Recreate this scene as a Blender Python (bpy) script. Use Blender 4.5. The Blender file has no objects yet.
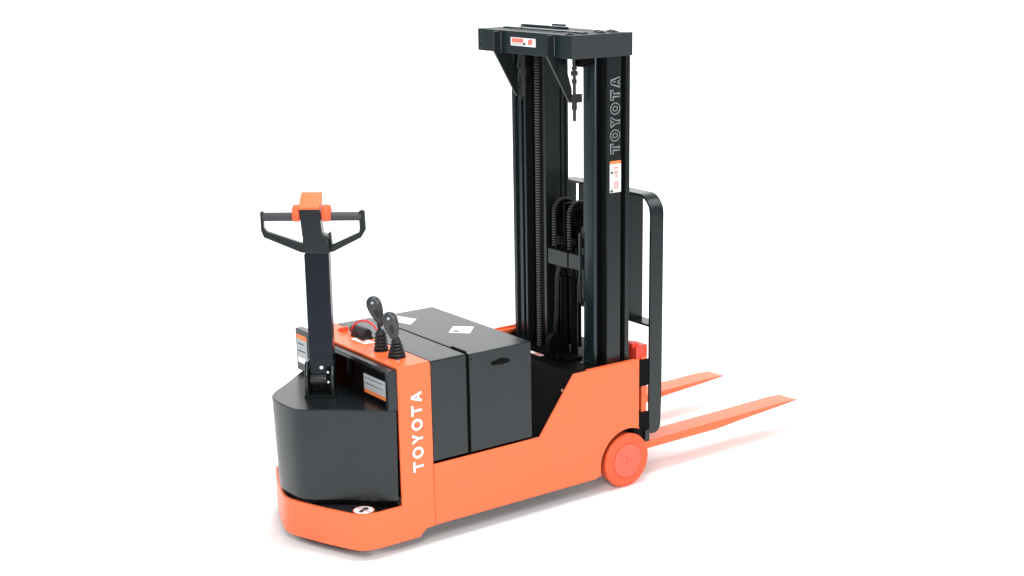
import bpy, bmesh, math, random
from mathutils import Vector, Matrix
random.seed(4)
S = bpy.context.scene
COL = S.collection
PI = math.pi

# ------------------------------------------------------------------ camera, world, lights
FPX, CX, CY = 1472.43864937, 553.29670797, 353.61425656
POS = Vector((-2.96861473, -4.99512491, 2.53457562))
AZ, EL, RO = (math.radians(a) for a in (52.91453306, 16.07195783, -0.50169356))
f = Vector((math.cos(EL)*math.cos(AZ), math.cos(EL)*math.sin(AZ), -math.sin(EL)))
r = Vector((math.sin(AZ), -math.cos(AZ), 0))
u = r.cross(f)
c_, s_ = math.cos(RO), math.sin(RO)
rx = c_*r + s_*u                 # image right
dn = -(c_*u - s_*r)              # image down
cam = bpy.data.cameras.new('camera'); co = bpy.data.objects.new('camera', cam); COL.objects.link(co)
M = Matrix((( rx.x, -dn.x, -f.x, POS.x), (rx.y, -dn.y, -f.y, POS.y), (rx.z, -dn.z, -f.z, POS.z), (0, 0, 0, 1)))
co.matrix_world = M
cam.sensor_width = 36; cam.sensor_fit = 'HORIZONTAL'
cam.lens = FPX/1024*36
cam.shift_x = (512-CX)/1024
cam.shift_y = (CY-288)/1024
cam.clip_end = 300
S.camera = co
S.view_settings.view_transform = 'Standard'; S.view_settings.look = 'None'
S.view_settings.exposure = 0; S.view_settings.gamma = 1

W = bpy.data.worlds.new("World"); S.world = W; W.use_nodes = True
bg = W.node_tree.nodes['Background']
bg.inputs[0].default_value = (1, 1, 1, 1); bg.inputs[1].default_value = 0.38

def area(name, loc, target, size, power, col=(1, 1, 1)):
    l = bpy.data.lights.new(name, 'AREA'); l.shape = 'RECTANGLE'; l.size = size[0]; l.size_y = size[1]
    l.energy = power; l.color = col
    o = bpy.data.objects.new(name, l); COL.objects.link(o); o.location = loc
    d = Vector(target)-Vector(loc); o.rotation_euler = d.to_track_quat('-Z', 'Y').to_euler()
    return o
area('softbox_key', (-2.6, -3.4, 4.2), (0.4, 0.3, 0.4), (1.6, 1.6), 120)
area('softbox_top', (0.7, 0.1, 5.6), (0.6, 0.3, 0.0), (1.8, 1.8), 235)
area('softbox_left', (-5.0, 3.5, 4.5), (0.0, 1.5, 0.0), (3, 3), 190)
area('softbox_right', (5.5, -1.5, 4.5), (2.0, 0.8, 0.0), (3, 3), 95)
area('added_fill_low', (-0.8, -4.8, 2.0), (0.6, 0.0, 0.0), (2.6, 0.9), 125)  # added fill, lightens the shadow under the chassis
area('backdrop_light_near', (1.5, 6.4, 5.8), (3.2, 8.5, 2.0), (4, 1.5), 150)
area('backdrop_light_far', (6.4, 2.8, 5.8), (8.2, 4.8, 2.0), (4, 1.5), 150)

area('backdrop_light_left', (-0.8, 8.1, 5.8), (0.9, 11.2, 1.8), (4, 1.5), 165)
area('backdrop_light_right', (8.0, 1.5, 5.8), (10.5, 4.0, 1.8), (4, 1.5), 165)

# ------------------------------------------------------------------ materials
def mat(name, col, rough=.5, spec=.5, metal=0., coat=0., bump=0., bscale=300, var=0., coat_rough=.1, tint=(1, 1, 1)):
    m = bpy.data.materials.new(name); m.use_nodes = True; nt = m.node_tree; b = nt.nodes['Principled BSDF']
    b.inputs['Base Color'].default_value = (*col, 1); b.inputs['Roughness'].default_value = rough
    b.inputs['Specular IOR Level'].default_value = spec; b.inputs['Specular Tint'].default_value = (*tint, 1); b.inputs['Metallic'].default_value = metal
    b.inputs['Coat Weight'].default_value = coat; b.inputs['Coat Roughness'].default_value = coat_rough
    tc = nt.nodes.new('ShaderNodeTexCoord')
    if var:
        n = nt.nodes.new('ShaderNodeTexNoise'); n.inputs['Scale'].default_value = 5; n.inputs['Detail'].default_value = 5
        nt.links.new(tc.outputs['Object'], n.inputs['Vector'])
        mr = nt.nodes.new('ShaderNodeMapRange'); mr.inputs['To Min'].default_value = 1-var; mr.inputs['To Max'].default_value = 1+var
        nt.links.new(n.outputs['Fac'], mr.inputs['Value'])
        hs = nt.nodes.new('ShaderNodeHueSaturation'); hs.inputs['Color'].default_value = (*col, 1)
        nt.links.new(mr.outputs[0], hs.inputs['Value']); nt.links.new(hs.outputs[0], b.inputs['Base Color'])
        mr2 = nt.nodes.new('ShaderNodeMapRange'); mr2.inputs['To Min'].default_value = rough*.85; mr2.inputs['To Max'].default_value = rough*1.15
        nt.links.new(n.outputs['Fac'], mr2.inputs['Value']); nt.links.new(mr2.outputs[0], b.inputs['Roughness'])
    if bump:
        n = nt.nodes.new('ShaderNodeTexNoise'); n.inputs['Scale'].default_value = bscale; n.inputs['Detail'].default_value = 2
        nt.links.new(tc.outputs['Object'], n.inputs['Vector'])
        bp = nt.nodes.new('ShaderNodeBump'); bp.inputs['Strength'].default_value = bump; bp.inputs['Distance'].default_value = .001
        nt.links.new(n.outputs['Fac'], bp.inputs['Height']); nt.links.new(bp.outputs[0], b.inputs['Normal'])
    return m
ORANGE = mat('orange_paint', (.90, .145, .044), .34, .46, var=.03)
ORANGE2 = mat('orange_plastic', (.86, .15, .045), .45, .4)
REDOR = mat('red_orange_paint', (.80, .06, .03), .4, .5)
CHAR = mat('charcoal_paint', (.0085, .0105, .0120), .27, .50, tint=(.88, .98, 1.0))
MASTP = mat('black_mast_paint', (.007, .0085, .0095), .24, .5, var=.05, tint=(.88, .98, 1.0))
TEAL = mat('black_gloss_paint', (.005, .011, .0140), .24, .55, var=.05, tint=(.78, .97, 1.0))
BLACK = mat('black_steel_and_shade', (.0014, .0015, .0016), .42, .08)  # black steel parts, also stands in for shade in slots, gaps and recesses
RUBBER = mat('black_rubber', (.010, .011, .012), .5, .4)
GREASE = mat('dark_chain_steel', (.10, .10, .098), .42, .5, metal=.5)
TYRE = mat('orange_polyurethane', (.88, .105, .035), .5, .4, var=.02)
HUB = mat('salmon_hub_paint', (.82, .13, .075), .45, .4)
BOLT = mat('bright_zinc', (.75, .76, .78), .28, .5, metal=1)
WHITE = mat('white_vinyl', (.86, .86, .86), .5)
PAPER = mat('grey_white_sticker', (.42, .45, .47), .4)
PRINT = mat('grey_ink', (.42, .44, .46), .6)
DARKINK = mat('dark_ink', (.03, .03, .03), .6)
REDINK = mat('red_ink', (.66, .17, .12), .5)
ORINK = mat('orange_ink', (.85, .22, .05), .5)
CABLE = mat('red_cable', (.70, .02, .03), .35, .5)
FLOORM = mat('white_studio_floor', (.93, .93, .93), .8, .1)

# ------------------------------------------------------------------ mesh helpers
def finish(name, bm, m, parent, angle=38):
    me = bpy.data.meshes.new(name)
    bmesh.ops.recalc_face_normals(bm, faces=bm.faces)
    bm.to_mesh(me); bm.free()
    for p in me.polygons: p.use_smooth = True
    me.set_sharp_from_angle(angle=math.radians(angle))
    for mm in (m if isinstance(m, (list, tuple)) else [m]): me.materials.append(mm)
    o = bpy.data.objects.new(name, me); COL.objects.link(o)
    wn = o.modifiers.new('weighted_normal', 'WEIGHTED_NORMAL'); wn.keep_sharp = True; wn.mode = 'FACE_AREA'; wn.weight = 50
    if parent: o.parent = parent
    return o
def NB(): return bmesh.new()
def merge(dst, src, mtx=None, mi=0):
    me = bpy.data.meshes.new('t')
    if mtx is not None: bmesh.ops.transform(src, matrix=mtx, verts=src.verts)
    for fc in src.faces: fc.material_index = mi
    src.to_mesh(me); src.free(); dst.from_mesh(me); bpy.data.meshes.remove(me)
def bevel(bm, w, seg=2, ang=30):
    if w <= 0: return
    bmesh.ops.recalc_face_normals(bm, faces=bm.faces)
    es = [e for e in bm.edges if len(e.link_faces) == 2 and e.calc_face_angle(0) > math.radians(ang)]
    if es: bmesh.ops.bevel(bm, geom=es, offset=w, segments=seg, profile=.5, affect='EDGES', clamp_overlap=True)
def box(dst, x0, x1, y0, y1, z0, z1, bv=.002, mi=0, mtx=None, seg=2):
    b = NB(); bmesh.ops.create_cube(b, size=1)
    for v in b.verts: v.co = Vector(((x0+x1)/2+v.co.x*(x1-x0), (y0+y1)/2+v.co.y*(y1-y0), (z0+z1)/2+v.co.z*(z1-z0)))
    bevel(b, bv, seg); merge(dst, b, mtx, mi)
AX = {'z': lambda a, b, t: (a, b, t), 'y': lambda a, b, t: (a, t, b), 'x': lambda a, b, t: (t, a, b)}
def prism(dst, poly, ax, t0, t1, bv=.002, mi=0, mtx=None, seg=2):
    b = NB(); g = AX[ax]
    v0 = [b.verts.new(g(p[0], p[1], t0)) for p in poly]; v1 = [b.verts.new(g(p[0], p[1], t1)) for p in poly]
    b.faces.new(v0); b.faces.new(v1[::-1]); n = len(poly)
    for i in range(n): b.faces.new((v0[i], v1[i], v1[(i+1) % n], v0[(i+1) % n]))
    bevel(b, bv, seg); merge(dst, b, mtx, mi)
def cyl(dst, c, rad, h, ax='z', seg=40, bv=.002, mi=0, mtx=None, r2=None, bseg=2):
    """cylinder from c along +ax for h"""
    b = NB(); r2 = rad if r2 is None else r2; g = AX[ax]; k = {'z': (0, 1, 2), 'y': (0, 2, 1), 'x': (1, 2, 0)}[ax]
    cc = (c[k[0]], c[k[1]], c[k[2]]); L = []
    for (rr, t) in ((rad, cc[2]), (r2, cc[2]+h)):
        L.append([b.verts.new(g(cc[0]+rr*math.cos(2*PI*i/seg), cc[1]+rr*math.sin(2*PI*i/seg), t)) for i in range(seg)])
    b.faces.new(L[0]); b.faces.new(L[1][::-1])
    for i in range(seg): b.faces.new((L[0][i], L[1][i], L[1][(i+1) % seg], L[0][(i+1) % seg]))
    bevel(b, bv, bseg, 50); merge(dst, b, mtx, mi)
def lathe(dst, prof, seg=40, mtx=None, mi=0):
    """profile [(r,z)] about z"""
    b = NB(); rings = []
    for (rr, z) in prof: rings.append([b.verts.new((rr*math.cos(2*PI*i/seg), rr*math.sin(2*PI*i/seg), z)) for i in range(seg)])
    for a, c in zip(rings, rings[1:]):
        for i in range(seg): b.faces.new((a[i], c[i], c[(i+1) % seg], a[(i+1) % seg]))
    b.faces.new(rings[0]); b.faces.new(rings[-1][::-1]); merge(dst, b, mtx, mi)
def sweep(dst, pts, sec, up=None, closed=False, mi=0, mtx=None):
    """sweep 2-D section [(s,t)] along 3-D points; s along 'up' x tangent, t along up"""
    b = NB(); P = [Vector(p) for p in pts]; n = len(P); rings = []; prev = None
    for i, p in enumerate(P):
        if closed: t = (P[(i+1) % n]-P[i-1]).normalized()
        elif i == 0: t = (P[1]-P[0]).normalized()
        elif i == n-1: t = (P[-1]-P[-2]).normalized()
        else: t = ((P[i+1]-P[i]).normalized()+(P[i]-P[i-1]).normalized()).normalized()
        if up is not None: U = Vector(up)
        else: U = prev if prev is not None else (Vector((0, 0, 1)) if abs(t.z) < .9 else Vector((1, 0, 0)))
        U = (U-t*U.dot(t)).normalized(); prev = U; V = t.cross(U).normalized()
        k = 1.
        if up is not None and (closed or 0 < i < n-1):
            a = (P[i]-P[i-1]).normalized(); k = 1/max(.5, abs(t.dot(a)))
        rings.append([b.verts.new(p+V*s*k+U*t2) for (s, t2) in sec])
    m = len(sec); R = list(zip(rings, rings[1:]))
    if closed: R.append((rings[-1], rings[0]))
    for a, c in R:
        for i in range(m): b.faces.new((a[i], a[(i+1) % m], c[(i+1) % m], c[i]))
    if not closed: b.faces.new(rings[0][::-1]); b.faces.new(rings[-1])
    merge(dst, b, mtx, mi)
def circ(rad, n=12): return [(rad*math.cos(2*PI*i/n), rad*math.sin(2*PI*i/n)) for i in range(n)]
def rect(w, h): return [(-w/2, -h/2), (w/2, -h/2), (w/2, h/2), (-w/2, h/2)]
def arc(cx, cy, rad, a0, a1, n=8): return [(cx+rad*math.cos(math.radians(a0+(a1-a0)*i/n)), cy+rad*math.sin(math.radians(a0+(a1-a0)*i/n))) for i in range(n+1)]
def empty(name, loc=(0, 0, 0), parent=None):
    o = bpy.data.objects.new(name, None); COL.objects.link(o); o.location = loc; o.empty_display_size = .1
    if parent: o.parent = parent
    return o
def mframe(o, ex, ey, ez):
    o, ex, ey, ez = map(Vector, (o, ex, ey, ez))
    return Matrix(((ex.x, ey.x, ez.x, o.x), (ex.y, ey.y, ez.y, o.y), (ex.z, ey.z, ez.z, o.z), (0, 0, 0, 1)))

# letters drawn as strokes in a unit box (x 0..w, y 0..1)
def ellipse(cx, cy, a, b_, n=32): return [(cx+a*math.cos(2*PI*i/n), cy+b_*math.sin(2*PI*i/n)) for i in range(n)]
def letter_outline(ch, w, sw):
    """closed outlines (outer, holes...) of a bold geometric capital"""
    if ch == 'T':
        return [[(0, 1), (0, 1-sw), (w/2-sw/2, 1-sw), (w/2-sw/2, 0), (w/2+sw/2, 0), (w/2+sw/2, 1-sw), (w, 1-sw), (w, 1)]]
    if ch == 'O':
        return [ellipse(w/2, .5, w/2, .52), ellipse(w/2, .5, w/2-sw*1.08, .52-sw)[::-1]]
    if ch == 'Y':
        d = sw*1.25
        return [[(0, 1), (w/2-sw/2, .42), (w/2-sw/2, 0), (w/2+sw/2, 0), (w/2+sw/2, .42), (w, 1), (w-d, 1), (w/2, .42+sw*.95), (d, 1)]]
    if ch == 'A':
        d = sw*1.15
        q = lambda y: (w/2-d*.42)*(1-y)                   # inner edge helper
        s = (w/2-d*.5)
        return [[(0, 0), (w/2-d*.5, 1), (w/2+d*.5, 1), (w, 0), (w-d, 0), (w-d-s*.20, .22), (d+s*.20, .22), (d, 0)],
                [(d+s*.36, .22+sw*.85), (w-d-s*.36, .22+sw*.85), (w/2, .80)]]
def word(dst, text, h, wl, gap, sw, mtx, outline=0, depth=.0012):
    x = 0
    for ch in text:
        w = wl*(1.12 if ch == 'O' else 1.)
        loops = letter_outline(ch, w, sw)
        if outline:
            for lp in loops:
                sweep(dst, [((x+px)*h, py*h, depth) for px, py in lp], rect(outline, .0008), up=(0, 0, 1), closed=True, mtx=mtx)
        else:
            b = NB(); es = []
            for lp in loops:
                vs = [b.verts.new(((x+px)*h, py*h, depth)) for px, py in lp]
                es += [b.edges.new((vs[i], vs[(i+1) % len(vs)])) for i in range(len(vs))]
            bmesh.ops.triangle_fill(b, edges=es, use_beauty=True, use_dissolve=False)
            merge(dst, b, mtx)
        x += w+gap
    return x*h
def sticker(name, parent, mtx, w, h, bands, thick=.0006):
    """flat printed sticker: bands = [(x0,y0,x1,y1,matIndex)] in 0..1, mats: 0 paper..."""
    b = NB(); box(b, 0, w, 0, h, 0, thick, 0, 0, mtx)
    for i, (x0, y0, x1, y1, mi) in enumerate(bands): box(b, x0*w, x1*w, y0*h, y1*h, thick*.5, thick+.0003*(1+(i % 3)), 0, mi, mtx)
    return b
SMATS = [WHITE, PAPER, PRINT, DARKINK, REDINK, ORINK]
# sticker planes
def on_near(x, y, z): return mframe((x, y, z), (1, 0, 0), (0, 0, 1), (0, -1, 0))      # faces -Y, reads along +X
def on_front(x, y, z): return mframe((x, y, z), (0, -1, 0), (0, 0, 1), (-1, 0, 0))    # faces -X, reads along -Y
def on_top(x, y, z, a=0): return mframe((x, y, z), (math.cos(a), math.sin(a), 0), (-math.sin(a), math.cos(a), 0), (0, 0, 1))

# ------------------------------------------------------------------ floor
b = NB()
dh = Vector((.6031, .7977, 0)); sd = Vector((.7977, -.6031, 0))
prof = [(-14, 0), (-8, 0), (-4, 0), (0, 0), (4, 0), (7.0, 0)] + [(7.0+2.5*math.sin(math.radians(a)), 2.5-2.5*math.cos(math.radians(a))) for a in range(6, 91, 6)] + [(9.5, 5.0), (9.5, 8.5)]
rows = [[b.verts.new(dh*p+sd*w+Vector((0, 0, z))) for w in (-16, -8, 0, 8, 16)] for p, z in prof]
for a, c in zip(rows, rows[1:]):
    for k in range(4): b.faces.new((a[k], a[k+1], c[k+1], c[k]))
fl = finish('floor', b, FLOORM, None); fl['kind'] = 'structure'

# ------------------------------------------------------------------ the truck
T = empty('pallet_stacker')
T['label'] = 'orange and charcoal walk-behind electric pallet stacker standing alone on the white floor'
T['category'] = 'pallet stacker'
Wd = .80
X1, X2, X3, X4, X5 = .165, .3495, .687, .921, 1.308
ZS, ZT, ZL, ZP, ZA = .3570, .814, .080, .6137, .2874

# chassis: two side plates, firewall, decks
WX, WR = 1.2365, .1308
def side_poly():
    a0 = math.degrees(math.acos(max(-1, (X5-WX)/.158)))
    pts = [(X1+.002, ZL), (X1+.002, ZS), (.728, ZS), (X4, ZP), (X5, ZP), (X5, .284)]
    ar = arc(1.241, .124, .163, 64, 194, 18)
    pts += ar + [(1.074, ZL+.008), (1.050, ZL)]
    return pts
ch = NB()
prism(ch, side_poly(), 'y', .0, .008, .0018)
box(ch, 1.02, X5-.004, .008, .040, ZP-.018, ZP-.006, .001)       # top flange beside the mast foot
chassis = finish('chassis', ch, ORANGE, T)
far = NB()
prism(far, [(x, z+(.026 if z > .5 else 0)) for x, z in side_poly()], 'y', Wd-.008, Wd, .0018); box(far, .93, X5-.004, Wd-.035, Wd-.008, ZP+.004, ZP+.016, .001)
finish('side_plate', far, ORANGE, chassis)
fw = NB()
prism(fw, [(.70, .33), (.728, .346), (.945, .600), (1.30, .600), (1.30, .56), (.96, .56), (.74, .30)], 'y', .0085, Wd-.0085, .002)
box(fw, .165, .72, .0085, Wd-.0085, .12, .345, 0)
box(fw, .72, 1.04, .02, Wd-.02, .10, .30, 0)
box(fw, 1.05, 1.30, .078, Wd-.078, .16, .56, 0)                     # axle housing behind the wheels
finish('inner_frame', fw, BLACK, chassis)
bl = NB()
for (x, z) in ((.866, .545),):
    cyl(bl, (x, .012, z), .006, .004, 'y', 16, .001, mtx=None)
o = finish('bolt', bl, BOLT, chassis); 
for (x, y) in ((1.085, .150),):
    q = NB(); cyl(q, (x, y, .600), .008, .007, 'z', 6, .001); finish('bolt', q, BOLT, chassis)
q = sticker('label', chassis, on_top(1.026, .362, .6015, math.radians(90)), .100, .024, [(.05, .1, .6, .9, 4)])
finish('label', q, SMATS, chassis)

# bumper ---------------------------------------------------
hb = [(.093, 0), (-.105, 0)] + [(-.145, .006), (-.175, .018), (-.198, .040), (-.215, .070)] + [(-.272, .200), (-.318, .325), (-.330, .365), (-.334, .40)]
full = hb + [(x, Wd-y) for x, y in hb[::-1][1:]]
def offset_nose(hb_, d):
    out = []
    n = len(hb_)
    for i, (x, y) in enumerate(hb_):
        a = Vector(hb_[max(0, i-1)]); c = Vector(hb_[min(n-1, i+1)]); t = (c-a).normalized(); nn = Vector((-t.y, t.x))
        if i == n-1: nn = Vector((1, 0))
        # inward = towards y=.4 / x=0
        if nn.dot(Vector((0.1, .4))-Vector((x, y))) < 0: nn = -nn
        out.append((x+nn.x*d, y+nn.y*d))
    return out
inn = offset_nose(hb, .012); inner = inn + [(x, Wd-y) for x, y in inn[::-1][1:]]
bm = NB()
rows = []
for pl, z in ((full, .046), (full, .208), (inner, .208), (inner, .046)):
    rows.append([bm.verts.new((x, y, z)) for x, y in pl])
for a, c in ((0, 1), (1, 2), (2, 3), (3, 0)):
    for i in range(len(full)-1): bm.faces.new((rows[a][i], rows[a][i+1], rows[c][i+1], rows[c][i]))
for e in (0, -1): bm.faces.new([rows[k][e] for k in range(4)])
bevel(bm, .0025, 2, 50)
# rear end wedge joining to the chassis
for y0 in (0.0002, Wd-.0122):
    prism(bm, [(.088, .050), (.122, .078), (X1-.001, .078), (X1-.001, .10), (.088, .10)], 'y', y0, y0+.012, .001)
bumper = finish('bumper', bm, ORANGE, T)
b3 = NB(); box(b3, 0, .02, .02, Wd-.02, .06, .19, 0)
inn2 = offset_nose(hb, .0125); poly = inn2 + [(x, Wd-y) for x, y in inn2[::-1][1:]]
poly = [(min(x, 0.0), y) for x, y in poly]
prism(b3, poly[1:-1], 'z', .186, .203, 0)
finish('deck_plate', b3, CHAR if False else mat('dark_deck_paint', (.012, .014, .015), .4), bumper)
# round warning label on the deck
q = NB(); cx, cy_ = -.141, .072
cyl(q, (cx, cy_, .2032), .046, .0006, 'z', 40, 0, 4)
cyl(q, (cx, cy_, .2039), .041, .0006, 'z', 40, 0, 0)
a45 = on_top(cx, cy_, .2047, math.radians(-37))
prism(q, ellipse(-.008, -.015, .009, .014), 'z', 0, .0006, 0, 3, a45)
prism(q, ellipse(.006, .013, .013, .014), 'z', 0, .0006, 0, 3, a45)
prism(q, [(-.016, -.026), (-.004, -.026), (.014, .014), (-.002, .020)], 'z', 0, .0005, 0, 3, a45)
prism(q, [(-.030, .021), (-.027, .025), (.030, -.021), (.027, -.025)], 'z', .0007, .001, 0, 4, a45)
finish('warning_label', q, SMATS, bumper)

# drive unit cover -------------------------------------------
hc = [(-.003, .004), (-.10, .088), (-.185, .165), (-.255, .220), (-.293, .256), (-.316, .292), (-.328, .338), (-.332, .40)]
# smooth the outline with a Catmull-Rom pass
ctrl = hc + [(x, Wd-y) for x, y in hc[::-1][1:]]
def crom(P, k=5):
    out = []
    for i in range(len(P)-1):
        p0 = Vector(P[max(0, i-1)]); p1 = Vector(P[i]); p2 = Vector(P[i+1]); p3 = Vector(P[min(len(P)-1, i+2)])
        for j in range(k):
            t = j/k
            v = .5*((2*p1)+(p2-p0)*t+(2*p0-5*p1+4*p2-p3)*t*t+(3*p1-p0-3*p2+p3)*t**3)
            out.append((v.x, v.y))
    out.append(tuple(P[-1])); return out
cov = crom(ctrl)
b = NB()
def shrink(P, k): return [((x+.02)*k-.02, (y-.4)*k+.4) for x, y in P]
prism(b, cov, 'z', .226, .630, .0045, seg=3)
for v in b.verts:
    if v.co.z < .35: v.co.x = (v.co.x+.02)*.965-.02; v.co.y = (v.co.y-.4)*.975+.4
cover = finish('drive_cover', b, CHAR, T, 30)
q = NB(); prism(q, shrink(cov, .94), 'z', .192, .228, 0); finish('cover_gap_shade', q, BLACK, cover)  # black band stands in for the shadow under the cover

# drive wheel under the cover
q = NB(); cyl(q, (-.06, .36, .105), .105, .08, 'y', 40, .008); w0 = finish('drive_wheel', q, RUBBER, T)

# orange console -----------------------------------------------
rc = .014
b = NB()
prof = [(.005, .0785), (X1, .0785), (X1, ZT-rc)] + arc(X1-rc, ZT-rc, rc, 0, 90, 5)[1:] + [(.008, ZT), (.005, ZT-.003)]
prism(b, prof, 'y', 0.0001, .010, .002)                          # near side cheek
prism(b, prof, 'y', Wd-.010, Wd, .002)
box(b, .005, X1-.003, .0015, Wd-.0015, ZT-.012, ZT+.0003, .0035, seg=3)            # top
box(b, X1-.010, X1-.001, .010, Wd-.010, .30, ZT-.013, 0)
console = finish('console', b, ORANGE, T)
q = NB()
word(q, 'TOYOTA', .052, .88, .255, .20, mframe((.1165, 0, .343), (0, 0, 1), (-1, 0, 0), (0, -1, 0)), depth=.0008)
finish('lettering', q, WHITE, console, 180)
# black front frame of the console with its recess
b = NB()
box(b, -.038, .0045, .004, .030, .631, ZT-.010, .003)
box(b, -.030, .0045, .030, Wd-.006, ZT-.030, ZT-.011, .003)
box(b, -.036, -.0005, .690, Wd+.008, .631, ZT+.010, .003)
frame = finish('console_frame', b, CHAR, T)
b = NB(); box(b, -.010, -.004, .030, .262, .634, .775, .002); box(b, .140, .150, .012, Wd-.012, .50, ZT-.014, 0); box(b, .0, .14, .0105, .0125, .50, ZT-.014, 0); box(b, .0, .15, .011, Wd-.011, ZT-.016, ZT-.0135, 0)
cyl(b, (.015, .41, .690), .012, .07, 'z', 20, .004)
finish('recess_panel', b, BLACK, frame)  # near-black lining stands in for the shade inside the recess
q = sticker('l', frame, on_front(-.0105, .250, .655), .212, .083,
            [(0, 0, 1, .20, 5), (.0, .2, 1, 1, 1)] + [(.06, .30+.1*i, .06+.86*random.uniform(.6, 1), .34+.1*i, 2) for i in range(6)])
finish('label', q, SMATS, frame)
q = sticker('l', frame, on_front(-.0365, .795, .668), .092, .132,
            [(0, .84, 1, 1, 5), (0, .2, 1, .84, 1)] + [(.06, .24+.085*i, .06+.86*random.uniform(.6, 1), .275+.085*i, 2) for i in range(7)])
finish('label', q, SMATS, frame)
q = NB(); cyl(q, (.030, .765, ZT), .018, .012, 'z', 24, .004); o = finish('indicator_lamp', q, ORANGE2, console)
# sticker strips on the console top
q = sticker('l', console, on_top(.080, .515, ZT+.0006, math.radians(-88)), .12, .05, [(.3, .3, .7, .6, 4), (.1, .7, .9, .8, 2)])
finish('label', q, SMATS, console)
q = NB(); cyl(q, (.062, .090, ZT), .010, .005, 'z', 20, .0015); finish('bolt', q, BOLT, console)
# red handle wedge, battery plug and its red cable
q = NB(); prism(q, [(0, 0), (.055, 0), (.052, .020), (.044, .020)], 'y', -.016, .016, .002, 0, mframe((.125, .690, ZT), (0, -1, 0), (1, 0, 0), (0, 0, 1)))
finish('release_button', q, TYRE, console)
q = NB()
cyl(q, (0, 0, 0), .026, .12, 'x', 24, .010, 0, mframe((.130, .575, ZT+.022), (.05, -.99, 0), (.99, .05, 0), (0, 0, 1)))
box(q, .105, .160, .45, .56, ZT, ZT+.012, .004)
plug = finish('power_plug', q, RUBBER, console)
pts = [(x, y, z) for x, (y, z) in zip([.11]*40, crom([(.556, .820), (.548, .848), (.525, .873), (.495, .890), (.455, .904), (.423, .909), (.385, .908), (.350, .897), (.318, .878), (.300, .862)], 4))]
q = NB(); sweep(q, pts, circ(.0046, 10)); finish('cable', q, CABLE, plug)
q = NB(); cyl(q, (.112, .563, ZT), .012, .020, 'z', 20, .003); finish('cable_ferrule', q, BOLT, plug)

# hood + battery ----------------------------------------------
b = NB(); box(b, X1+.003, X2-.003, .003, Wd-.003, ZS+.010, .8115, .006, seg=3)
hood = finish('motor_hood', b, CHAR, T)
b = NB(); box(b, X2+.012, X3, .003, Wd-.003, ZS+.010, .8075, .0035)
batt = finish('battery_box', b, CHAR, T)
b = NB(); box(b, X2-.004, X2+.013, .012, Wd-.012, ZS, .795, 0); finish('gap_shade', b, BLACK, hood)  # black strip stands in for the shade in the hood-battery gap
q = NB()                                                             # hand hole, clover-ended slot; black slab stands in for the shade inside
sl = arc(.487, .745, .0125, 90, 270, 8)+[(.512, .7325), (.520, .730), (.535, .730), (.543, .7325)]+arc(.560, .745, .0125, -90, 90, 8)+[(.548, .7575), (.540, .765), (.512, .765), (.504, .7575)]
sl = [(x, .745+(z-.745)*.82) for x, z in sl]
prism(q, sl, 'y', .0005, .0035, 0)
finish('hand_hole', q, BLACK, batt)
q = NB(); prism(q, arc(.0, 0, .006, 90, 270, 6)+arc(.10, 0, .006, -90, 90, 6), 'z', 0, .008, .002, 0, on_top(.361, .030, .8078, math.radians(90)))
finish('latch', q, BLACK, batt)
q = NB(); cyl(q, (.372, .0022, .783), .004, .001, 'y', 14, 0); finish('bolt', q, BLACK, batt)
q = sticker('l', batt, mframe((.478, .350, .8077), (.135, .080, 0), (.055, -.055, 0), (0, 0, 1)), 1, 1, [(.05, .25, .35, .75, 2), (.12, .35, .28, .65, 0), (.5, .3, .9, .36, 2), (.5, .5, .9, .56, 2)], .0006)
q.free()
def quad_label(name, pts, z, parent, marks):
    q = NB(); prism(q, pts, 'z', z, z+.0006, 0)
    P = [Vector(p) for p in pts]
    def bl(s, t): return tuple((P[0]*(1-s)+P[1]*s)*(1-t)+(P[3]*(1-s)+P[2]*s)*t)
    for i, (s0, t0, s1, t1, mi) in enumerate(marks):
        prism(q, [bl(s0, t0), bl(s1, t0), bl(s1, t1), bl(s0, t1)], 'z', z+.0003, z+.0009+.0002*i, 0, mi)
    return finish(name, q, SMATS, parent)
quad_label('label', [(.484, .347), (.562, .428), (.631, .361), (.554, .279)], .8078, batt,
           [(.03, .03, .97, .97, 0), (.08, .06, .42, .60, 1), (.16, .20, .32, .42, 3), (.50, .12, .92, .17, 2), (.50, .26, .86, .31, 2), (.50, .40, .90, .45, 2), (.10, .70, .88, .75, 2), (.10, .84, .70, .89, 2)])
quad_label('label', [(.392, .700), (.458, .765), (.500, .640), (.425, .575)], .8078, batt, [(.02, .02, .98, .98, 0), (.15, .2, .8, .26, 2), (.15, .4, .7, .46, 2)])

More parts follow.
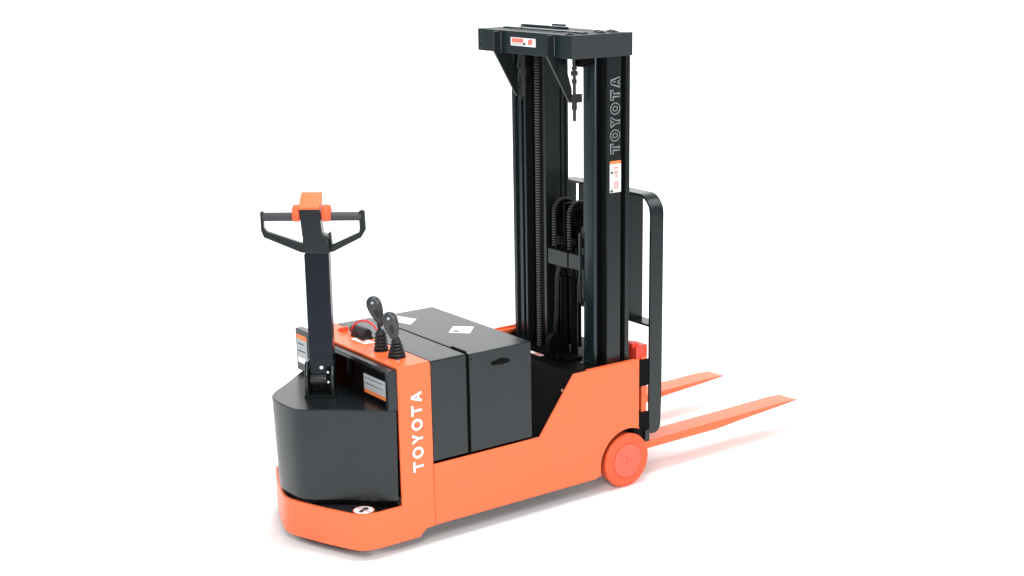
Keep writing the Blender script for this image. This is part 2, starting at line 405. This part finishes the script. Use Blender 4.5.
# control levers ------------------------------------------------
A = Vector((.79627, -.60494, 0)); N = Vector((-.60494, -.79627, 0)); Zv = Vector((0, 0, 1))
def lever(base, kz, ka, flip, tilt, sc=1.):
    root = NB()
    mt = mframe(base, A, -N, Zv)
    r0, r1, hh = (.031, .025, .094) if not flip else (.037, .022, .086)
    prof = [(r0+.001, 0), (r0+.001, .006)]
    for i in range(5):
        z = .008+i*(hh-.02)/5; rr = r0-(r0-r1)*i/4; d = (hh-.02)/5
        prof += [(rr-.006, z), (rr, z+d*.25), (rr, z+d*.6), (rr-.006, z+d*.85)]
    prof += [(r1*.75, hh-.008), (.012, hh)]
    lathe(root, prof, 32, mt)
    boot = finish('control_lever', root, RUBBER, T, 60)
    q = NB(); sweep(q, [Vector(base)+A*.0+Zv*.07, Vector(base)+A*ka*.45+Zv*(.07+(kz-.07)*.5), Vector(base)+A*ka+Zv*kz], circ(.007, 12)); finish('shaft', q, RUBBER, boot)
    # knob: flat tear-drop paddle
    q = NB(); bmesh.ops.create_uvsphere(q, u_segments=32, v_segments=24, radius=1)
    for v in q.verts:
        sg = lambda a, p: math.copysign(abs(a)**p, a)
        v.co.x, v.co.y = sg(v.co.x, .86), sg(v.co.y, .62)
        z = v.co.z; wk = .0325*(1 if z > 0 else (1-.52*(-z)**1.9))
        v.co = Vector((v.co.x*wk, v.co.y*.018*(1 if z > 0 else (1-.35*-z)), z*(.040 if z > 0 else .098)))
    km = mframe(Vector(base)+A*ka+Zv*kz, A*math.cos(tilt)-Zv*math.sin(tilt)*-1*0+Zv*math.sin(tilt), -N, -A*math.sin(tilt)+Zv*math.cos(tilt))
    b = NB(); merge(b, q, km)
    kn = finish('knob', b, mat('knob_plastic', (.03, .034, .037), .33, .5) if not bpy.data.materials.get('knob_plastic') else bpy.data.materials['knob_plastic'], boot, 60)
    q = NB(); cyl(q, (0, 0, 0), .0062, .002, 'z', 16, .0006, 0, mframe(Vector(base)+A*(ka-.006)+Zv*(kz+.014)+N*.0168, A, Zv, N)); finish('knob_spot', q, PAPER, kn)  # small pale disc on the knob face
    q = NB(); prism(q, ellipse(0, -.030, .009, .024, 20), 'z', .0130, .0168, .001, 0, mframe(km.translation, km.col[0].xyz, km.col[2].xyz, N)); finish('knob_groove_shade', q, RUBBER, kn)  # dark oval, shade of the knob's groove put in as colour
    return boot
lever(Vector((.090, .268, ZT)), .200, -.022, 0, math.radians(17))
lever(Vector((.090, .141, ZT)), .157, -.022, 1, math.radians(12))

# tiller ---------------------------------------------------------
B = Vector((-.1365, .3972, .630))
tm = mframe(B, A, -N, Zv)      # local: x right, y away from camera side, z up
tm2 = tm @ Matrix.Translation((-.006, 0, .006)); tm3 = tm @ Matrix.Translation((-.003, 0, .000))
ti = NB()
prism(ti, [(-.040, .100), (.060, .100), (.0655, .620), (-.0375, .620)], 'y', -.03, .03, .003, 0, tm)
tiller = finish('tiller_arm', ti, mat('tiller_paint', (.004, .006, .010), .28, .30, tint=(.80, .93, 1.0)), T)
q = NB(); prism(q, [(-.041, .626), (.071, .626), (.069, .650), (.056, .699), (-.038, .699)], 'y', -.036, .036, .003, 0, tm)
prism(q, [(.0705, .622), (.078, .640), (.0735, .702), (.066, .706), (.062, .700)], 'y', .0, .03, .002, 0, tm)
finish('sleeve', q, CHAR, tiller)
q = NB(); prism(q, [(-.034, .690), (.050, .690), (.040, .812), (-.042, .812)], 'y', -.034, .028, .002, 0, tm2); head = finish('tiller_head', q, CHAR, tiller)
q = NB()
b = NB()   # sloped orange cap
v = [(-.046, -.036, .800), (.041, -.036, .800), (.047, .030, .868), (-.030, .030, .868), (-.046, .034, .78), (.041, .034, .78), (-.032, .055, .868), (.047, .055, .868), (-.046, .055, .78), (.041, .055, .78)]
for (x0, x1, y, z) in (): pass
prism(b, [(-.037, .8065), (-.034, .813), (.018, .862), (.046, .862), (.052, .800), (-.035, .800)], 'x', -.044, .042, .004)
for vv in b.verts: vv.co.x += (vv.co.z-.80)*.10
merge(q, b, tm2); cap = finish('control_switch', q, ORANGE2, tiller)
for (x0, x1, k) in ((-.074, -.040, 1), (.046, .086, -1)):
    q = NB(); prism(q, [(-.030, .748), (.024, .748), (.034, .77), (.030, .800), (.008, .818), (-.018, .812), (-.034, .785)], 'x', x0, x1, .012, 0, tm2, seg=4)
    finish('thumb_switch', q, TYRE, tiller)
for (x0, x1) in ((-.200, -.070), (.076, .208)):
    q = NB(); prof = [(.0165, 0)]; L = x1-x0
    for i in range(14): prof += [(.0185, L*(i+.1)/14), (.0185, L*(i+.7)/14), (.0180, L*(i+.85)/14)]
    prof += [(.0165, L)]
    lathe(q, prof, 24, tm3 @ mframe((x0, .004, .7715), (0, 0, 1), (0, 1, 0), (1, 0, 0)))
    finish('grip', q, mat('grip_rubber', (.03, .036, .042), .42) if not bpy.data.materials.get('grip_rubber') else bpy.data.materials['grip_rubber'], tiller, 50)
q = NB()
prism(q, [(-.197, .794), (-.197, .728), (-.186, .712), (-.038, .660), (-.038, .640), (.070, .640), (.084, .656), (.196, .706), (.1985, .722), (.1975, .794), (.210, .800), (.222, .794),
          (.2235, .716), (.203, .684), (.083, .624), (-.047, .622), (-.200, .688), (-.210, .717), (-.210, .790), (-.205, .797)], 'y', -.012, .012, .0015, 0, tm3)
finish('guard_loop', q, CHAR, tiller)
# pivot yoke at the tiller foot
q = NB()
box(q, -.066, .066, -.05, .07, .0005, .014, .002, 0, tm)
for x0 in (-.062, .048): prism(q, [(-.050, .01), (-.050, .10), (-.02, .150), (.03, .150), (.06, .10), (.06, .01)], 'x', x0, x0+.014, .003, 0, tm)
box(q, -.048, .048, .035, .06, .01, .11, .002, 0, tm)
piv = finish('pivot_bracket', q, MASTP, tiller)
q = NB(); cyl(q, (-.040, -.02, .075), .026, .070, 'x', 32, .004, 0, tm); finish('pivot_pin', q, mat('black_pin', (.02, .02, .02), .2, .6), piv)
q = NB(); box(q, .031, .048, -.052, .03, .012, .128, .003, 0, tm); box(q, -.049, -.041, -.052, .03, .012, .128, .003, 0, tm); finish('pivot_cheek', q, BLACK, piv)
for z in (.116, .072):
    q = NB(); cyl(q, (.040, -.056, z), .0055, .005, 'y', 12, .001, 0, tm); finish('bolt', q, BOLT, piv)
q = NB(); cyl(q, (.010, -.034, .130), .0085, .006, 'y', 20, .002, 0, tm); finish('bolt', q, BOLT, tiller)

# mast -------------------------------------------------------------
ZB, ZM = 2.0006, 2.1
b = NB()   # near upright
Y0 = .0502
prism(b, [(1.154, Y0), (1.233, Y0), (1.233, Y0+.030), (1.262, Y0+.030), (1.262, Y0+.002), (1.287, Y0+.002), (1.287, .165), (1.262, .165), (1.262, .090), (1.17, .090), (1.17, .095), (1.154, .095)], 'z', .600, ZB, .003)
near_up = finish('mast_upright', b, MASTP, T)
b = NB()
prism(b, [(1.112, .092), (1.120, .086), (1.128, .086), (1.128, .160), (1.114, .164), (1.104, .158), (1.102, .12)], 'z', .600, ZB, .004, seg=3)
finish('inner_rail', b, TEAL, near_up)
b = NB(); box(b, 1.128, 1.262, .0905, .170, .600, ZB, 0); box(b, 1.234, 1.2615, .070, .0905, .600, ZB, 0); finish('rail_slot_shade', b, BLACK, near_up)  # black inserts stand in for the shade deep in the slots
q = NB(); prism(q, [(1.140, .600), (1.20, .600), (1.176, .640), (1.150, .655)], 'y', .062, .074, .001); finish('gusset', q, BLACK, near_up)
q = NB(); word(q, 'TOYOTA', .051, .86, .245, .27, mframe((1.2235, Y0, 1.574), (0, 0, 1), (-1, 0, 0), (0, -1, 0)), outline=.0042, depth=.0012)
finish('lettering', q, mat('silver_outline', (.20, .215, .22), .5), near_up, 180)
q = sticker('l', near_up, on_near(1.169, Y0-.0002, 1.400), .064, .142,
            [(0, .90, 1, 1, 5), (.38, .62, .72, .80, 4), (.42, .66, .66, .76, 0), (.5, .46, .62, .62, 4), (.40, .12, .74, .34, 4), (.5, .16, .62, .30, 0), (.06, .60, .30, .66, 3), (.1, .66, .24, .74, 2), (.05, .02, .30, .08, 3), (.1, .08, .24, .2, 2), (.1, .5, .9, .515, 2), (.1, .44, .5, .455, 2)])
finish('label', q, SMATS, near_up)

b = NB()   # far upright: outer channel
prism(b, [(1.115, .640), (1.115, .700), (1.128, .722), (1.150, .732), (1.287, .735), (1.287, .60), (1.262, .60), (1.262, .700), (1.150, .700), (1.150, .640)], 'z', .600, ZB, .003)
far_up = finish('mast_upright', b, TEAL, T)
b = NB(); box(b, 1.110, 1.262, .600, .616, .600, ZB, .003); box(b, 1.103, 1.118, .676, .700, .600, ZB, .003)
finish('inner_rail', b, MASTP, far_up)
b = NB(); prism(b, [(1.150, .500), (1.233, .500), (1.233, .507), (1.243, .507), (1.243, .500), (1.258, .500), (1.258, .507), (1.270, .507), (1.270, .500), (1.285, .500), (1.285, .520), (1.150, .520)], 'z', .600, ZB, .0015)
finish('rail_face', b, MASTP, far_up)
b = NB(); box(b, 1.150, 1.260, .521, .699, .600, ZB, 0); finish('rail_slot_shade', b, BLACK, far_up)  # black fill between the rails, shade put in as colour

# head frame (crossbeam)
XB = .95; YN, YF = .0385, .7466
b = NB()
box(b, XB, XB+.012, YN, YF, ZB, ZM, .003)                    # front plate
box(b, XB+.001, 1.15, YF-.012, YF-.001, ZB, ZM, .002)          # far cheek
beam = finish('crossbeam', b, TEAL, T)
q = NB(); box(q, XB+.0005, 1.287, YN-.001, YN+.010, ZB-.001, ZM+.0005, .002); finish('side_plate', q, mat('lit_cheek_black', (.028, .034, .040), .3, .5), beam)  # cheek lightened in its colour to make up for weak floor bounce
q = NB(); prism(q, [(XB+.010, YN+.008), (1.285, YN+.008), (1.285, .60), (1.20, YF-.012), (XB+.010, YF-.012)], 'z', ZM-.010, ZM-.001, .002); finish('top_plate', q, mat('dull_black_paint', (.03, .034, .037), .5, .3), beam)
q = NB(); box(q, 1.13, 1.285, .34, YF-.01, ZM-.05, ZM-.035, .002); box(q, 1.265, 1.285, .05, YF, ZM-.06, ZM-.012, .002); finish('rear_tie', q, TEAL, beam)
q = NB(); box(q, 1.06, 1.085, .10, .70, ZM-.001, ZM+.006, .002); box(q, 1.19, 1.215, .40, .74, ZM-.001, ZM+.010, .003); box(q, 1.275, 1.30, .53, .61, ZM-.02, ZM+.012, .003); box(q, 1.03, 1.05, .12, .60, ZM-.0008, ZM+.001, 0); finish('top_rail', q, TEAL, beam)
for (x, y) in ((1.16, .10), (1.19, .16), (1.23, .10), (1.255, .15), (.985, .10), (1.20, .50), (1.11, .62)):
    q = NB(); cyl(q, (x, y, ZM-.002), .019, .007, 'z', 24, .002); cyl(q, (x, y, ZM+.004), .010, .004, 'z', 6, .001); finish('bolt', q, MASTP, beam)
q = NB(); box(q, 1.30, 1.42, .60, .68, ZM-.03, ZM-.012, .004); q.free()
for yy in (.570, .172):
    g = NB()
    prism(g, [(.922, ZM-.004), (.915, ZM-.012), (.915, 2.006), (1.036, 1.800), (1.050, 1.800), (1.048, 1.860), (1.020, 1.950), (1.014, ZB-.001), (XB-.0005, ZB-.001), (XB-.0005, ZM-.004)], 'y', yy-.006, yy+.006, .002)
    gs = finish('gusset', g, MASTP, beam)
    g = NB(); cyl(g, (XB-.001, yy-.009, ZB+.004), .005, .088, 'z', 10, .002); finish('weld', g, CHAR, gs)
q = sticker('l', beam, on_front(XB-.0002, .484, 2.037), .186, .036,
            [(.04, .38, .52, .92, 4), (.04, .10, .46, .20, 2), (.06, .24, .5, .30, 2), (.50, .12, .60, .42, 3), (.70, .18, .80, .82, 4), (.78, .30, .88, .9, 4), (.73, .35, .77, .7, 0)])
finish('label', q, SMATS, beam)
# weld beads at the far edge of the beam plate
for k in range(5):
    q = NB(); cyl(q, (XB-.003, YF-.030, 2.012+.018*k), .0035, .003, 'x', 8, .001); finish('weld', q, GREASE, beam) if k % 2 == 0 else q.free()

# chain anchors under the beam
def anchor(x, y, ztop, zbot, clip):
    q = NB(); cyl(q, (x, y, zbot), .0075, ztop-zbot, 'z', 16, .001)
    for z, rr, h in ((ztop-.075, .017, .020), (ztop-.050, .014, .012), (ztop-.11, .012, .020), (zbot+.05, .013, .05)):
        cyl(q, (x, y, z), rr, h, 'z', 6, .002)
    if clip: box(q, x-.008, x+.038, y-.010, y+.010, 1.808, 1.845, .004)
    return finish('chain_anchor', q, RUBBER, T)
anchor(1.010, .100, 2.0, 1.728, True)
anchor(1.06, .565, 2.0, 1.78, False)
q = NB(); box(q, 1.02, 1.095, .06, .13, 1.962, 1.9995, .004); finish('anchor_block', q, BLACK, beam)
q = NB()
cyl(q, (1.05, .53, 1.80), .010, .19, 'z', 16, 0); cyl(q, (1.05, .53, 1.90), .017, .03, 'z', 6, .002); cyl(q, (1.05, .53, 1.84), .014, .02, 'z', 6, .002); finish('tension_nut', q, RUBBER, beam)

# lift chain: leaf-chain plates stacked up the mast
def chain(path, w, name, pitch=.0125, parent=T):
    q = NB(); P = [Vector(p) for p in path]
    seg = []; tot = 0
    for a, c in zip(P, P[1:]): seg.append((tot, a, c)); tot += (c-a).length
    n = int(tot/pitch)
    for i in range(n):
        s = (i+.5)*pitch
        for (t0, a, c) in reversed(seg):
            if s >= t0: break
        d = (c-a).normalized(); p = a+d*(s-t0)
        yv = Vector((0, 1, 0)); nx = yv.cross(d).normalized()
        mt = mframe(p, d, yv, nx)
        box(q, -pitch*.24, pitch*.24, -w*.5, w*.5, -.0055, .0055, .0012, 0, mt, 1)
        box(q, -pitch*.5, pitch*.5, -w*.42, w*.42, -.003, .003, 0, 1, mt)
    return finish(name, q, [GREASE, BLACK], parent)
chain([(1.075, .463, .615), (1.075, .463, 1.995)], .025, 'lift_chain', .0125)
# free-lift sheaves, chains over them, crosshead and cylinders
def sheave(xc, y, zc, rr):
    q = NB(); cyl(q, (xc, y-.020, zc), rr, .012, 'y', 40, .003); cyl(q, (xc, y+.008, zc), rr, .012, 'y', 40, .003)
    cyl(q, (xc, y-.008, zc), rr-.012, .016, 'y', 40, 0); cyl(q, (xc, y-.030, zc), .022, .06, 'y', 24, .003)
    s = finish('sheave', q, BLACK, T)
    pr_ = rr+.002
    path = [(xc-pr_, y, 1.10)] + [(xc+pr_*math.cos(math.radians(a)), y, zc+pr_*math.sin(math.radians(a))) for a in range(180, -1, -9)] + [(xc+pr_, y, 1.12)]
    chain(path, .020, 'lift_chain', .0125, s)
    return s
sheave(1.205, .432, 1.262, .058)
sheave(1.205, .318, 1.262, .058)
q = NB(); box(q, 1.17, 1.24, .29, .47, 1.105, 1.15, .004); box(q, 1.16, 1.25, .365, .385, 1.12, 1.31, .004); finish('crosshead', q, BLACK, T)
q = NB(); box(q, 1.094, 1.102, .268, .415, 1.030, 1.102, .002); box(q, 1.094, 1.102, .165, .256, 1.034, 1.103, .002); box(q, 1.102, 1.16, .165, .41, 1.04, 1.09, 0)
finish('cylinder_clamp', q, CHAR, T)
for (x, y, rr, z1) in ((1.16, .372, .021, 1.11), (1.16, .300, .017, 1.11)):
    q = NB(); cyl(q, (x, y, .60), rr, .36, 'z', 32, .002); cyl(q, (x, y, .95), rr*.62, z1-.95, 'z', 24, 0); cyl(q, (x, y, .945), rr+.004, .02, 'z', 32, .002)
    finish('lift_cylinder', q, BLACK, T)
q = NB(); box(q, 1.205, 1.215, .315, .49, .62, 1.20, 0); finish('dark_backing', q, BLACK, T)  # added black sheet, stands in for the shade behind the cylinders
q = NB(); box(q, 1.090, 1.102, .1655, .178, .885, 1.21, .002); finish('guide_rod', q, MASTP, T)
q = NB(); sweep(q, [(1.11, .345, 1.03), (1.10, .35, .98), (1.105, .36, .93), (1.11, .37, .80), (1.12, .40, .66), (1.14, .42, .61)], circ(.010, 12)); finish('hydraulic_hose', q, RUBBER, T)
q = NB(); cyl(q, (1.06, .300, .668), .050, .03, 'y', 40, .004); cyl(q, (1.06, .292, .668), .018, .01, 'y', 20, .002)
finish('guide_roller', q, BLACK, T)
q = NB(); cyl(q, (1.03, .27, .60), .024, .03, 'z', 30, .004); box(q, 1.04, 1.13, .20, .56, .600, .615, .003)
finish('mast_foot', q, BLACK, T)

# load backrest and carriage ------------------------------------------
XG0, XG1 = 1.415, 1.491
b = NB()
def ubar(y0, y1, zt, zb, rr, th=.011):
    P = [(y0+th/2, zb), (y0+th/2, zt-th/2-rr-.012)] + [(y0+th/2+rr-rr*math.cos(math.radians(a)), zt-th/2-rr+rr*math.sin(math.radians(a))) for a in range(0, 91, 9)] \
        + [(y0+th/2+rr+.012, zt-th/2), (y1-th/2-rr-.012, zt-th/2)] \
        + [(y1-th/2-rr+rr*math.sin(math.radians(a)), zt-th/2-rr+rr*math.cos(math.radians(a))) for a in range(0, 91, 9)] + [(y1-th/2, zt-th/2-rr-.012), (y1-th/2, zb)]
    return [((XG0+XG1)/2, y, z) for y, z in P]
sweep(b, ubar(.050, .800, 1.359, .36, .085), rect(.011, XG1-XG0), up=(1, 0, 0))
back = finish('load_backrest', b, CHAR, T)
for y0 in (.050, .789):       # lower ends with rounded rear corner
    q = NB(); prism(q, [(XG0, .362), (XG0, .215), (1.430, .208)]+arc(1.447, .248, .040, -80, 0, 8)+[(XG1, .362)], 'y', y0, y0+.011, .0015)
    finish('post_foot', q, CHAR, back)
for y0 in (.192, .565, .700):
    q = NB(); box(q, XG0-.012, XG1-.002, y0, y0+.010, .748, 1.350, .0015); finish('post', q, CHAR, back)
q = NB(); box(q, XG0, XG1, .060, .790, .737, .748, .0015); finish('crossbar', q, CHAR, back)
for (x, z) in ((1.426, .500), (1.428, .250)):
    q = NB(); cyl(q, (x, .0465, z), .0042, .004, 'y', 14, .001); finish('bolt', q, GREASE, back)

q = NB()
box(q, 1.318, 1.412, .052, .715, .455, .585, .003); box(q, 1.318, 1.412, .052, .715, .176, .325, .003)
box(q, 1.300, 1.330, .12, .64, .22, .58, .003)
car = finish('fork_carriage', q, BLACK, T)
q = NB(); box(q, 1.386, 1.414, .044, .060, .176, .235, .002); finish('carriage_tab', q, CHAR, car)
for y0 in (.060, .606):
    fk = NB()
    prism(fk, [(1.375, .132), (1.375, .600), (1.405, .600), (1.409, .172), (2.00, .175), (2.34, .179), (2.436, .176), (2.436, .171), (2.30, .161), (2.05, .146), (1.88, .133)], 'y', y0, y0+.118, .0025)
    for v in fk.verts:                         # taper the tip in plan
        if v.co.x > 2.40 and v.co.y > y0+.06: v.co.x -= .012; v.co.y -= .004
    fo = finish('fork', fk, ORANGE, T)
    q = NB(); box(q, 1.345, 1.413, y0+.006, y0+.095, .585, .652, .003); box(q, 1.335, 1.372, y0+.02, y0+.08, .640, .664, .003)
    finish('fork_hook', q, REDOR, fo)

# load wheels -----------------------------------------------------------
def wheel(y0, sgn):
    """outer face at y0, body extends sgn*width"""
    m = mframe((WX, y0, WR), (1, 0, 0), (0, 0, 1), (0, -sgn, 0))   # z axis outwards
    q = NB()
    lathe(q, [(.05, -.070), (WR-.012, -.070), (WR-.007, -.062), (WR-.005, -.030), (WR-.001, -.022), (WR, -.012), (WR-.002, -.006), (WR-.009, -.001), (WR-.016, 0), (.086, 0), (.084, -.004), (.05, -.004)], 96, m)
    t = finish('load_wheel', q, TYRE, T, 50)
    q = NB(); lathe(q, [(.082, -.02), (.082, .0005), (.0795, .0025), (.062, .0028), (.060, .0016), (.052, .0016), (.050, .0026), (.02, .0026)], 72, m)
    h = finish('hub', q, HUB, t, 50)
    q = NB(); lathe(q, [(.0825, .0002), (.0825, .0012), (.0850, .0012), (.0850, .0002)], 72, m); finish('hub_groove_shade', q, REDOR, t, 50)  # darker ring painted for the shade in the hub groove
    for a in (90, 210, 330):
        q = NB(); cyl(q, (.015*math.cos(math.radians(a+25)), .015*math.sin(math.radians(a+25)), .0024), .0048, .0022, 'z', 12, .0005, 0, m)
        finish('bolt', q, REDOR, t)
    q = NB(); cyl(q, (-.052*.9, .052*.8, .0022), .0025, .002, 'z', 10, 0, 0, m); finish('valve', q, REDOR, t)
wheel(-.006, 1); wheel(Wd+.006, -1)
q = NB(); cyl(q, (WX, .06, WR), .02, Wd-.12, 'y', 24, 0); finish('axle', q, BLACK, T)
